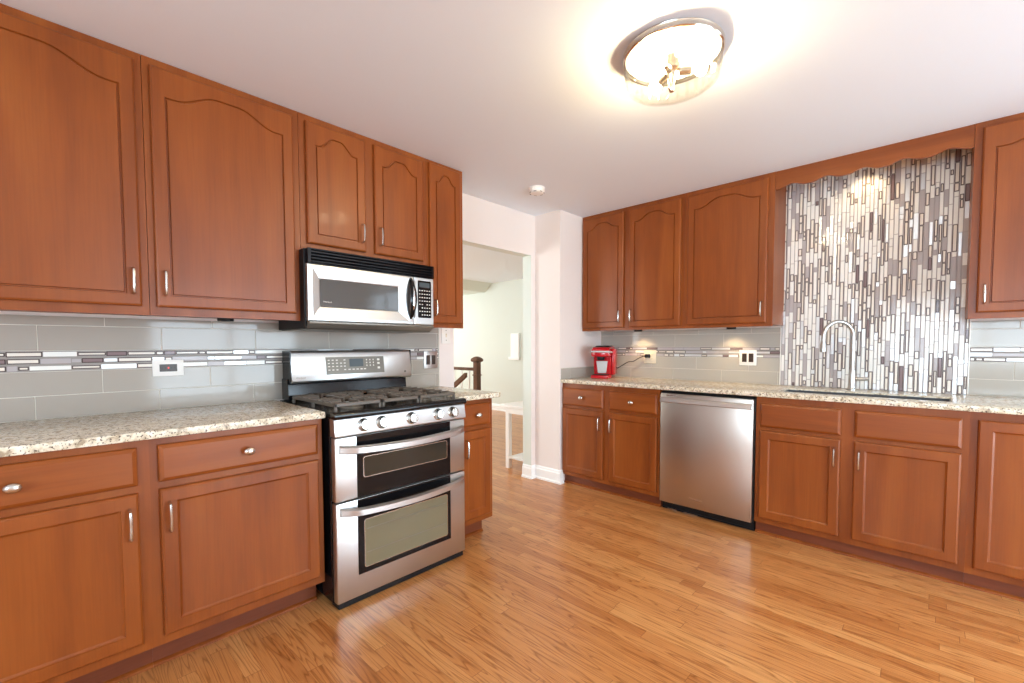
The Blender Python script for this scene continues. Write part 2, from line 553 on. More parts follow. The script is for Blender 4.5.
BASEP = [(0, 0), (0.024, 0), (0.024, 0.014), (0.014, 0.022), (0.014, 0.088), (0.009, 0.098), (0.009, 0.108), (0.004, 0.118), (0, 0.118)]
b = MB(); sweep(b, [(-0.10, DW1), (0.0, DW1), (0.0, 2.2), (XP, 2.2), (XP, 2.236)], BASEP, 1); struct('baseboard_pier', b, 'trim')
b = MB(); sweep(b, [(-5.6, 4.9), (-0.1, 4.9)], BASEP, 1); struct('baseboard_hall', b, 'trim')
b = MB(); sweep(b, [(0.0, DW0), (-0.10, DW0)], BASEP, 1); struct('baseboard_doorway', b, 'trim')


# ------------------------------------------------------------------ cabinetry
def arch_h(s):
    """cathedral curve, 0 at the shoulders and 1 at the crown, s in 0..1"""
    d = abs(s - 0.5) * 2
    if d > 0.86: return 0.0
    t = 1 - d / 0.86
    return 0.5 - 0.5 * math.cos(PI * min(1.0, t * 1.25))


def ring_pts(u0, u1, v0, v1, rise, t, N=28, umap=None):
    """CCW ring of a panel outline; the top side follows the cathedral curve"""
    P = [(u0, v0), (u1, v0)]
    for k in range(N + 1):
        s = k / N
        P.append((u1 + (u0 - u1) * s, v1 + rise * arch_h(s)))
    return [(u, -t, v) for u, v in P]


def door_mesh(w, h, style='flat', rise=0.055, m=None, T=0.02):
    b = MB()
    arch = style == 'arch'
    m = m if m is not None else (0.046 if arch else 0.048)
    R = lambda d, t: ring_pts(d, w - d, d, h - d, 0, t)
    top = h - m - (rise + 0.008 if arch else 0)
    I = lambda d, t: ring_pts(m + d, w - m - d, m + d, top - d, rise if arch else 0, t)
    if arch:
        L = [R(0, 0), R(0, T - 0.009), R(0.002, T - 0.004), R(0.008, T), I(0, T), I(0.0025, T - 0.008), I(0.0065, T - 0.008), I(0.009, T - 0.0015), I(0.03, T - 0.001)]
    else:
        L = [R(0, 0), R(0, T - 0.009), R(0.002, T - 0.004), R(0.008, T), I(0, T), I(0.002, T - 0.004), I(0.009, T - 0.009), I(0.015, T - 0.0095)]
    b.loops(L)
    return b


def drawer_mesh(w, h, T=0.02):
    b = MB(); R = lambda d, t: ring_pts(d, w - d, d, h - d, 0, t, 2)
    b.loops([R(0, 0), R(0, T - 0.01), R(0.003, T - 0.006), R(0.014, T)])
    return b


def bar_handle(parent, u, v0, v1, t=0.02, mat_='nickel'):
    b = MB(); r = 0.0042; o = 0.027
    pts = [(u, -t, v0), (u, -t - o * 0.6, v0), (u, -t - o, v0 + 0.006)]
    n = 6
    for k in range(1, n):
        s = k / n
        pts.append((u, -t - o - 0.004 * math.sin(PI * s), v0 + (v1 - v0) * s))
    pts += [(u, -t - o, v1 - 0.006), (u, -t - o * 0.6, v1), (u, -t, v1)]
    rs = [0.0055, 0.0045, r] + [0.005] * (n - 1) + [r, 0.0045, 0.0055]
    b.tube(pts, rs, 8)
    return tag(b.build('handle', mat_, parent), 'small arched satin nickel pull')


def oval_knob(parent, u, v, t=0.02):
    b = MB()
    b.lathe([(0.0075, 0), (0.006, 0.006), (0.006, 0.012), (0.014, 0.016), (0.0185, 0.021), (0.0190, 0.025), (0.016, 0.030), (0.010, 0.0335), (0.003, 0.0345)],
            (u, -t, v), 20, axis='Y', sx=1.08, sy=0.84)
    return tag(b.build('knob', 'nickel', parent), 'oval satin nickel knob')


def put(o, u, y, v):
    o.location = (u, y, v); return o


def base_cabinet(label, loc, rz, w, bays, gaps_z=((0.115, 0.672), (0.695, 0.845)), toe_in=0.08, top=0.884, shoe=True):
    """bays: list of (u0, u1, handle side 'L'/'R'/None, has knob)"""
    t = thing('base_cabinet', label, 'cabinet', loc, rz, 'base cabinets')
    b = MB(); zb = gaps_z[0][0] - 0.035
    b.box(0.001, w - 0.001, -0.588, -0.004, zb, top); b.build('carcass', 'wood', t)
    # face frame: stiles and rails
    b = MB(); y0, y1 = -0.61, -0.588
    (d0, d1), (r0, r1) = gaps_z
    edges = [0.0] + [x for a in bays for x in (a[0] + 0.012, a[1] - 0.012)] + [w]
    for k in range(0, len(edges), 2):
        b.box(edges[k], edges[k + 1], y0, y1, zb, 0.8845)
    for a in bays:
        x0, x1 = a[0] + 0.012, a[1] - 0.012
        b.box(x0, x1, y0, y1, zb, d0 + 0.012)
        if a[3] is not None:
            b.box(x0, x1, y0, y1, d1 - 0.012, r0 + 0.012)
        b.box(x0, x1, y0, y1, r1 - 0.012, 0.8845)
    b.build('face_frame', 'wood', t)
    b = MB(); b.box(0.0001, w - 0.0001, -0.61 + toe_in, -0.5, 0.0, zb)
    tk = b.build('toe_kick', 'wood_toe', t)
    if shoe:
        s = MB(); s.prism([(-0.61 + toe_in, 0.0), (-0.61 + toe_in - 0.012, 0.0), (-0.61 + toe_in - 0.011, 0.009), (-0.61 + toe_in - 0.005, 0.015), (-0.61 + toe_in, 0.016)], 0.0001, w - 0.0001, plane='YZ'); s.build('shoe_molding', 'wood', tk)
    for u0, u1, side, knob in bays:
        if knob is None:
            hh = r1 - d0; dr = None
        else:
            hh = d1 - d0
        d = put(door_mesh(u1 - u0, hh).build('door', 'wood', t, ang=9), u0, -0.6102, d0)
        if side:
            u = 0.026 if side == 'L' else (u1 - u0) - 0.026
            bar_handle(d, u, hh - 0.155, hh - 0.05)
        if knob is not None:
            dr = put(drawer_mesh(u1 - u0, r1 - r0).build('drawer', 'wood_h', t, ang=9), u0, -0.6102, r0)
            if knob == 1: oval_knob(dr, (u1 - u0) / 2, (r1 - r0) / 2)
    return t


def wall_cabinet(label, loc, rz, w, z0, bays, zd0=None, zd1=2.332, depth=0.335):
    t = thing('wall_cabinet', label, 'cabinet', (loc[0], loc[1], z0), rz, 'wall cabinets')
    hh = H - 0.001 - z0; zd0 = (zd0 if zd0 is not None else z0 + 0.034)
    yf = -(depth - 0.02)
    b = MB(); b.box(0.0015, w - 0.0015, yf + 0.02, -0.003, 0.012, hh); b.build('carcass', 'wood', t)
    b = MB()
    edges = [0.0005] + [x for a in bays for x in (a[0] + 0.012, a[1] - 0.012)] + [w - 0.0005]
    for k in range(0, len(edges), 2):
        b.box(edges[k], edges[k + 1], yf, yf + 0.02, 0, hh)
    for a in bays:
        b.box(a[0] + 0.012, a[1] - 0.012, yf, yf + 0.02, 0, zd0 - z0 + 0.012)
        b.box(a[0] + 0.012, a[1] - 0.012, yf, yf + 0.02, zd1 - z0 - 0.012, hh)
    b.build('face_frame', 'wood', t)
    for u0, u1, side, rise in bays:
        d = put(door_mesh(u1 - u0, zd1 - zd0, 'arch', rise).build('door', 'wood', t, ang=9), u0, yf - 0.0002, zd0 - z0)
        u = 0.027 if side == 'L' else (u1 - u0) - 0.027
        bar_handle(d, u, 0.048, 0.145)
    return t


RL = PI / 2      # a unit on the stove wall: local x runs along +Y, front faces +X
GL = ((0.158, 0.698), (0.724, 0.858))
base_cabinet('cherry base cabinet cut off by left edge of photo, under the left granite counter', (0, -1.26, 0), RL, 0.64,
             [(0.03, 0.606, 'R', 1)], GL, 0.10)
base_cabinet('wide cherry base cabinet with drawer and door just left of the stove', (0, -0.62, 0), RL, 0.613,
             [(0.024, 0.591, 'L', 1)], GL, 0.10)
base_cabinet('narrow cherry base cabinet just right of the stove beside the doorway', (0, 0.775, 0), RL, 0.292,
             [(0.03, 0.267, 'L', 1)], GL, 0.10)
GB = ((0.115, 0.672), (0.695, 0.845))
base_cabinet('two-door cherry base cabinet in the corner below the red coffee maker', (XP + 0.001, YB, 0), 0, 0.893,
             [(0.012, 0.415, 'R', 1), (0.470, 0.877, 'L', 1)], GB, 0.035)
base_cabinet('wide cherry sink base cabinet with two false drawers right of the dishwasher', (1.815, YB, 0), 0, 0.945,
             [(0.024, 0.437, 'R', 0), (0.497, 0.920, 'L', 0)], GB, 0.035, 0.68)
base_cabinet('cherry base cabinet with tall drawerless door at right edge of photo', (2.7602, YB, 0), 0, 0.62,
             [(0.026, 0.58, None, None)], GB, 0.035)

wall_cabinet('large cherry wall cabinet cut off by left edge of photo, upper left corner', (0, -1.22), RL, 0.655, 1.337,
             [(0.04, 0.632, 'R', 0.06)])
wall_cabinet('large single-door cherry wall cabinet immediately left of the microwave', (0, -0.564), RL, 0.596, 1.337,
             [(0.022, 0.566, 'L', 0.058)])
wall_cabinet('short two-door cherry wall cabinet directly above the microwave', (0, 0.033), RL, 0.762, 1.692,
             [(0.03, 0.347, 'R', 0.055), (0.402, 0.727, 'L', 0.055)], 1.727)
wall_cabinet('tall narrow cherry wall cabinet right of the microwave by the doorway', (0, 0.796), RL, 0.290, 1.325,
             [(0.012, 0.262, 'L', 0.05)], 1.352, 2.345)
wall_cabinet('two-door cherry wall cabinet in the corner above the red coffee maker', (XP + 0.001, YB), 0, 0.938, 1.337,
             [(0.014, 0.424, 'R', 0.052), (0.476, 0.912, 'L', 0.052)], 1.36)
wall_cabinet('wide single-door cherry wall cabinet left of the vertical mosaic panel', (1.2195, YB), 0, 0.605, 1.337,
             [(0.026, 0.568, 'R', 0.055)], 1.36)
wall_cabinet('cherry wall cabinet right of the mosaic panel, cut off by right edge of photo', (2.746, YB), 0, 0.634, 1.345,
             [(0.03, 0.60, 'L', 0.06)], 1.376)

# scalloped valance between the two wall cabinets
b = MB()
pts = [(1.8255, H - 0.001), (2.7455, H - 0.001), (2.7455, 2.246)]
N = 60
for k in range(N + 1):
    x = 2.7455 - (2.7455 - 1.8255) * k / N
    s = k / N * 5.0
    f = s - math.floor(s)
    z = 2.246 + 0.022 * (0.5 - 0.5 * math.cos(2 * PI * min(1.0, max(0.0, (f - 0.08) / 0.84))))
    if 0 < k < N: pts.append((x, z))
pts.append((1.8255, 2.246))
b.prism(pts, YB - 0.312, YB - 0.294, plane='XZ')
tag(b.build('valance', 'wood_h'), 'scalloped cherry wood valance spanning above the mosaic panel', 'valance')


# ------------------------------------------------------------------ countertops
def counter(name, label, x0, x1, y0, y1, hole=None, z0=0.885, z1=0.915, bev=0.005):
    b = bmesh.new()
    xs = [x0, x1]; ys = [y0, y1]
    if hole: xs = [x0, hole[0], hole[1], x1]; ys = [y0, hole[2], hole[3], y1]
    top = {}
    for i, x in enumerate(xs):
        for j, y in enumerate(ys):
            top[i, j] = (b.verts.new((x, y, z1)), b.verts.new((x, y, z0)))
    nx, ny = len(xs) - 1, len(ys) - 1
    inside = lambda i, j: 0 <= i < nx and 0 <= j < ny and not (hole and i == 1 and j == 1)
    for i in range(nx):
        for j in range(ny):
            if not inside(i, j): continue
            c = [(i, j), (i + 1, j), (i + 1, j + 1), (i, j + 1)]
            b.faces.new([top[q][0] for q in c]); b.faces.new([top[q][1] for q in reversed(c)])
            for k, (di, dj) in enumerate(((0, -1), (1, 0), (0, 1), (-1, 0))):
                if not inside(i + di, j + dj):
                    a, d = c[k], c[(k + 1) % 4]
                    b.faces.new((top[a][0], top[a][1], top[d][1], top[d][0]))
    bmesh.ops.recalc_face_normals(b, faces=b.faces)
    eg = [e for e in b.edges if len(e.link_faces) == 2 and e.calc_face_angle(0) > 1.0]
    bmesh.ops.bevel(b, geom=eg, offset=bev, segments=2, affect='EDGES', profile=0.5)
    m = MB(); m._absorb(b, 0)
    return tag(m.build(name, 'granite'), label, 'countertop', 'granite countertops')


counter('countertop', 'long cream granite countertop left of the stove', 0.001, 0.645, -1.27, -0.002)
counter('countertop', 'short cream granite countertop right of the stove beside the doorway', 0.001, 0.648, 0.772, 1.11)
SK = (1.915, 2.695, 2.345, 2.60)
counter('countertop', 'long cream granite countertop holding the sink and red coffee maker', XP + 0.001, 3.40, YB - 0.645, YB - 0.001, SK)

# ------------------------------------------------------------------ backsplashes
PITCH = 0.396; G = 0.0028


def splash_field(b, a0, a1, rows, origin, t0=0.0, t1=0.006):
    """rows: (z0, z1, offset): tiles boxes in local coords x = along the wall, front at y = -t1"""
    for z0, z1, off in rows:
        k = math.floor((a0 - origin - off) / PITCH)
        while origin + off + k * PITCH < a1:
            u0 = max(a0, origin + off + k * PITCH + G / 2); u1 = min(a1, origin + off + (k + 1) * PITCH - G / 2)
            if u1 - u0 > 0.006:
                b.box(u0, u1, -t1, -t0 - 0.001, z0 + G / 2, z1 - G / 2, 0, bev=0.0009)
            k += 1
    b.box(a0, a1, -t1 + 0.0022, -t0, min(r[0] for r in rows), max(r[1] for r in rows), 1)


def stick(b, u0, u1, v0, v1, vert, kind, t=0.0065):
    """materials: 0 grout 1 white 2 silver 3 mauve 4 rim 5 cream core 6 plum core"""
    bx = lambda a0, a1, c0, c1, d, m, e: b.box(a0, a1, -d, -0.001, c0, c1, m, bev=e)
    if kind in (1, 2, 3):
        bx(u0, u1, v0, v1, t, kind, 0.0006)
    else:
        bx(u0, u1, v0, v1, t, 4, 0.0005)
        e = 0.0033
        bx(u0 + e, u1 - e, v0 + e, v1 - e, t + 0.0006, kind, 0)


STICKS = ['grout_grey', 'st_white', 'st_silver', 'st_mauve', 'st_frame', 'st_core', 'st_dark']


def stick_band(b, a0, a1, z0, z1, rows=3, seed=1):
    r = random.Random(seed); hgt = (z1 - z0) / rows
    for k in range(rows):
        u = a0 - r.uniform(0, 0.05)
        v0, v1 = z0 + k * hgt + 0.0012, z0 + (k + 1) * hgt - 0.0012
        while u < a1:
            L = r.choice([0.03, 0.045, 0.07, 0.09, 0.10, 0.12, 0.14])
            kd = r.choices([1, 2, 3, 5, 6], [0.35, 1.5, 1.4, 3.4, 0.5])[0]
            p0, p1 = max(a0, u), min(a1, u + L - 0.0022)
            sh = r.choice([0.003, 0.0045, 0.006])
            if p1 - p0 > 0.01: stick(b, p0, p1, v0 + sh, v1 - sh, False, kd)
            u += L
    b.box(a0, a1, -0.004, 0, z0, z1, 0)
    return b


def backsplash(label, loc, rz, a0, a1, origin, tilemat, seed, ztop=1.338, offs=(0.0, 0.202), edges=()):
    t = thing('backsplash', label, 'backsplash', loc, rz, 'tile backsplashes')
    b = MB()
    z = 0.9155
    splash_field(b, a0, a1, [(z, 1.0095, offs[0]), (1.0095, 1.109, offs[1])], origin)
    b.build('lower_tile_field', [tilemat, 'grout'], t, smooth=False)
    b = MB(); splash_field(b, a0, a1, [(1.193, 1.297, offs[0] + 0.014), (1.297, ztop, offs[1] + 0.014)], origin)
    b.build('upper_tile_field', [tilemat, 'grout'], t, smooth=False)
    b = MB(); stick_band(b, a0, a1, 1.109, 1.193, 3, seed); b.build('accent_band', ['band_grout'] + STICKS[1:], t, smooth=False)
    for e in edges:
        b = MB(); b.box(e - 0.004, e + 0.004, -0.0085, 0, 0.9155, ztop, bev=0.002); b.build('edge_trim', 'grout', t)
    return t


backsplash('greige tile backsplash with thin accent band on the stove wall', (0.0007, 0, 0), RL, -1.27, 1.111, -0.897, 'tile', 11, 1.3365, (0.0, 0.202), (1.115,))
backsplash('greige tile backsplash behind coffee maker, left of the mosaic panel', (0, YB - 0.0007, 0), 0, XP + 0.009, 1.806, 1.003, 'tile_r', 5, 1.3365, (0.0, 0.198), ())
backsplash('greige tile backsplash right of the mosaic panel at right edge of photo', (0, YB - 0.0007, 0), 0, 2.774, 3.40, 2.75, 'tile_r', 23, 1.344, (0.0, 0.198), ())
t = thing('backsplash', 'low single row of greige tile on the side wall beside the coffee maker', 'backsplash', (XP, 0, 0), RL, 'tile backsplashes')
b = MB(); splash_field(b, 2.212, YB - 0.001, [(0.9155, 1.0075, 0.0)], 2.35); b.build('tile_row', ['tile_r', 'grout'], t, smooth=False)
b = MB(); b.box(2.212, YB - 0.001, -0.0075, 0, 1.0075, 1.0125, bev=0.0015); b.build('edge_trim', 'grout', t)

# tall vertical stick mosaic behind the sink
t = thing('mosaic_panel', 'tall panel of vertical white, mauve and charcoal stick mosaic behind the sink', 'mosaic', (0, YB, 0))
b = MB(); r = random.Random(3)
x = 1.816; b.box(1.812, 2.768, -0.004, 0, 0.9155, H - 0.0015, 0)
while x < 2.764:
    w = r.choice([0.019, 0.021, 0.023, 0.025]); z = 0.9165 - r.uniform(0, 0.08)
    last = None
    while z < H - 0.01:
        L = r.choice([0.03, 0.05, 0.075, 0.1, 0.12, 0.14, 0.16])
        kd = r.choices([1, 2, 3, 5, 6], [3.8, 1.3, 1.0, 3.4, 0.22])[0]
        last = kd
        z0_, z1_ = max(z, 0.9165), min(z + L - 0.0035, H - 0.003)
        ins = r.choice([0, 0, 0.0015])
        if z1_ - z0_ > 0.012: stick(b, x + ins, min(x + w - 0.0042, 2.766) - ins, z0_, z1_, True, kd, 0.0065)
        z += L
    x += w
b.build('stick_field', STICKS, t, smooth=False)
for xx in (1.809, 2.771):
    b = MB(); b.box(xx - 0.003, xx + 0.003, -0.009, 0, 0.9155, 1.3365 if xx < 2 else 1.344, bev=0.0015); b.build('edge_trim', 'st_white', t)


# ------------------------------------------------------------------ stove
def build_range():
    t = thing('stove', 'stainless double-oven gas stove with black cooktop between the left counters', 'stove', (0, 0.008, 0), RL)
    w = 0.762
    b = MB(); b.box(0.002, w - 0.002, -0.655, -0.02, 0.03, 0.893); b.box(0.03, w - 0.03, -0.60, -0.05, 0.0, 0.03); b.build('body', 'black', t)
    b = MB(); b.box(0.012, w - 0.012, -0.69, -0.62, 0.004, 0.032, bev=0.004); b.build('kick_panel', 'black_matte', t)
    # cooktop tray with rolled front
    b = MB()
    prof = [(-0.05, 0.893), (-0.708, 0.882), (-0.714, 0.888), (-0.714, 0.902), (-0.706, 0.911), (-0.68, 0.913), (-0.655, 0.906), (-0.15, 0.906), (-0.13, 0.915), (-0.05, 0.915)]
    b.prism(prof, 0.0, w, plane='YZ', bev=0.0015)
    ct = b.build('cooktop', 'black', t)
    # sloped control panel strip
    b = MB(); b.prism([(-0.655, 0.800), (-0.706, 0.800), (-0.709, 0.806), (-0.698, 0.879), (-0.655, 0.882)], 0.002, w - 0.002, plane='YZ', bev=0.002)
    cp = b.build('knob_panel', 'steel', t)
    for u in (0.142, 0.236, 0.402, 0.570, 0.668):
        b = MB()
        b.lathe([(0.031, 0), (0.031, 0.004), (0.027, 0.008), (0.0255, 0.026), (0.023, 0.031), (0.006, 0.032)], (0, 0, 0), 28, axis='Y')
        b.box(-0.0055, 0.0055, -0.038, -0.026, -0.021, 0.021, bev=0.003)
        k = b.build('knob', 'nickel', t); k.location = (u, -0.7025, 0.842); k.rotation_euler = (-0.15, 0, rnd.uniform(-0.05, 0.05))
    # doors
    def oven_door(z0, z1, g0, g1, wz0, wz1, hz, glassmat):
        b = MB(); b.box(0.004, w - 0.004, -0.698, -0.656, z0, z1, bev=0.006, seg=2)
        d = b.build('oven_door', 'steel', t)
        b = MB(); b.box(0.107, 0.653, -0.7012, -0.6975, g0, g1, bev=0.001); fr = b.build('door_glass', 'black', d)
        # window with a thin silver lip
        b = MB(); x0, x1 = 0.140, 0.628
        ro = lambda e, tt, rad: [(x, -tt, z) for x, z in rrect(x0 - e, x1 + e, wz0 - e, wz1 + e, rad)]
        b.loops([ro(0.003, 0.7008, 0.012), ro(0.003, 0.7022, 0.012), ro(0.0, 0.7022, 0.010), ro(0.0, 0.7008, 0.010)], closed=True)
        b.build('window_lip', 'nickel', d)
        b = MB(); b.loops([ro(0, 0.7006, 0.01), ro(0, 0.7016, 0.01)]); b.build('window', glassmat, d)
        # bowed flat bar handle
        b = MB(); L = []
        n = 24
        for k in range(n + 1):
            s = k / n; u = 0.022 + (w - 0.044) * s
            e = min(s, 1 - s)
            o = 0.7015 + 0.038 * (1 - (1 - min(1, e / 0.13)) ** 2.2) + 0.022 * math.sin(PI * s)
            th = 0.010
            hh = 0.0195
            sag = -0.012 * math.sin(PI * s) + 0.0
            L.append([(u, -o + 0.003 - th, hz - hh + sag + 0.004), (u, -o - th - 0.004, hz - 0.012 + sag), (u, -o - th - 0.004, hz + 0.012 + sag), (u, -o + 0.003 - th, hz + hh + sag - 0.004),
                      (u, -o + 0.004, hz + hh + sag), (u, -o + 0.006, hz + hh - 0.006 + sag), (u, -o + 0.006, hz - hh + 0.006 + sag), (u, -o + 0.004, hz - hh + sag)])
        b.loops(L); b.build('handle', 'steel', d, ang=50)
        return d
    d = oven_door(0.502, 0.795, 0.504, 0.793, 0.596, 0.690, 0.742, 'oven_glass')
    d = oven_door(0.034, 0.496, 0.138, 0.494, 0.166, 0.392, 0.456, 'oven_glass_low')
    # oven racks glimpsed as lines behind the lower glass
    b = MB()
    for z in (0.232, 0.345):
        b.box(0.15, 0.618, -0.7019, -0.7015, z, z + 0.003)
    b.build('rack_lines', 'panel_grey', d)
    # backguard: black riser and sloped steel console
    b = MB(); b.prism([(-0.02, 0.915), (-0.115, 0.915), (-0.108, 1.0), (-0.098, 1.03), (-0.02, 1.03)], 0.022, w - 0.004, plane='YZ', bev=0.002); b.build('backguard_riser', 'black', t)
    b = MB(); b.prism([(-0.02, 1.012), (-0.138, 1.006), (-0.148, 1.016), (-0.128, 1.172), (-0.118, 1.184), (-0.02, 1.184)], 0.018, w + 0.002, plane='YZ', bev=0.004)
    bg = b.build('backguard', 'steel', t)
    for u in (0.014, w + 0.002):
        b = MB(); b.box(u, u + 0.004, -0.13, -0.02, 1.008, 1.182); b.build('end_cap', 'black', bg)
    bg.location.x = 0.014
    tilt = math.atan2(0.020, 0.156)
    def onface(mbld, name, mats, par, u, z, off=0.0006):
        o = mbld.build(name, mats, par); f = (z - 1.016) / 0.156
        o.location = (u, -0.148 + 0.020 * f - off, z); o.rotation_euler = (-tilt, 0, 0)
        return o
    b = MB(); b.box(-0.182, 0.182, -0.0022, 0.002, -0.05, 0.05, bev=0.001)
    pn = onface(b, 'control_panel', 'panel_grey', bg, 0.385, 1.096)
    b = MB(); b.box(-0.043, 0.043, -0.0035, -0.002, 0.0, 0.045, bev=0.0006); b.build('display', 'lcd', pn).location = (0.0, 0, -0.008)
    b = MB()
    for cx in (-0.165, -0.142, -0.118, -0.094, -0.072):
        for cz in (0.032, 0.014, -0.004, -0.024):
            if rnd.random() < 0.9: b.box(cx - 0.0055, cx + 0.0055, -0.0032, -0.002, cz - 0.003, cz + 0.003)
    b.build('keypad', 'key_white', pn)
    b = MB()
    for cx in (0.066, 0.088, 0.110):
        for cz in (0.03, 0.013, -0.004): b.box(cx - 0.003, cx + 0.003, -0.0032, -0.002, cz - 0.004, cz + 0.004)
    for cx in (-0.045, -0.02, 0.005, 0.03, 0.052): b.box(cx - 0.007, cx + 0.007, -0.0032, -0.002, -0.027, -0.021)
    b.build('keypad', 'key_white', pn)
    b = MB()
    for cz in (0.03, 0.008, -0.02): b.box(0.136, 0.152, -0.0034, -0.002, cz - 0.006, cz + 0.006)
    b.build('keypad', 'key_white', pn)
    tx = text_mesh('logo', 'Whirlpool', 0.012, 'panel_grey', bg, (0.062, -0.1462, 1.037), (PI / 2 - tilt, 0, 0), 0.0003, 0.2)
    b = MB(); b.lathe([(0.007, 0), (0.007, 0.001), (0.003, 0.0012)], n=20, axis='Y'); onface(b, 'badge', 'panel_grey', bg, 0.715, 1.045)
    # burners
    for u, y, rr in ((0.17, -0.52, 0.046), (0.17, -0.26, 0.036), (0.385, -0.39, 0.05), (0.595, -0.52, 0.04), (0.595, -0.26, 0.046)):
        b = MB(); b.lathe([(rr + 0.016, 0), (rr + 0.014, 0.006), (rr, 0.008), (rr - 0.004, 0.016), (rr - 0.008, 0.017)], (u, y, 0.906), 28)
        bn = b.build('burner', 'panel_grey', t)
        b = MB(); b.lathe([(rr - 0.006, 0), (rr - 0.005, 0.006), (rr - 0.012, 0.010), (0.005, 0.011)], (u, y, 0.923), 28); b.build('burner_cap', 'iron', bn)
    # three cast iron grates
    for x0, x1 in ((0.03, 0.268), (0.274, 0.490), (0.496, 0.734)):
        b = MB(); y0, y1 = -0.648, -0.145; z0, z1 = 0.928, 0.946; q = 0.0065
        bar = lambda a0, a1, c0, c1, zz0=z0, zz1=z1: b.box(a0, a1, c0, c1, zz0, zz1, bev=0.003)
        bar(x0, x0 + 2 * q, y0, y1); bar(x1 - 2 * q, x1, y0, y1); bar(x0, x1, y0, y0 + 2 * q); bar(x0, x1, y1 - 2 * q, y1)
        ym = (y0 + y1) / 2; xm = (x0 + x1) / 2
        bar(x0, x1, ym - q, ym + q)
        for yc in ((y0 + ym) / 2, (ym + y1) / 2):
            bar(x0, xm - 0.03, yc - q, yc + q, z0, z1 + 0.006); bar(xm + 0.03, x1, yc - q, yc + q, z0, z1 + 0.006)
            bar(xm - q, xm + q, yc + 0.03, yc + 0.125, z0, z1 + 0.006); bar(xm - q, xm + q, yc - 0.125, yc - 0.03, z0, z1 + 0.006)
        for yc in (y0 + 0.06, ym - 0.06, ym + 0.06, y1 - 0.06):
            bar(x0, x0 + 0.062, yc - q * 0.8, yc + q * 0.8, z0, z1 + 0.004); bar(x1 - 0.062, x1, yc - q * 0.8, yc + q * 0.8, z0, z1 + 0.004)
        for xx in (x0 + q, x1 - q):
            for yy in (y0 + q, ym, y1 - q):
                b.box(xx - q, xx + q, yy - q, yy + q, 0.905, z0 + 0.002, bev=0.002)
        b.build('grate', 'iron', t)
    return t


def rrect(x0, x1, z0, z1, r, n=5):
    P = []
    for cx, cz, a0 in ((x1 - r, z0 + r, -PI / 2), (x1 - r, z1 - r, 0), (x0 + r, z1 - r, PI / 2), (x0 + r, z0 + r, PI)):
        for k in range(n + 1):
            a = a0 + PI / 2 * k / n
            P.append((cx + r * math.cos(a), cz + r * math.sin(a)))
    return P


build_range()


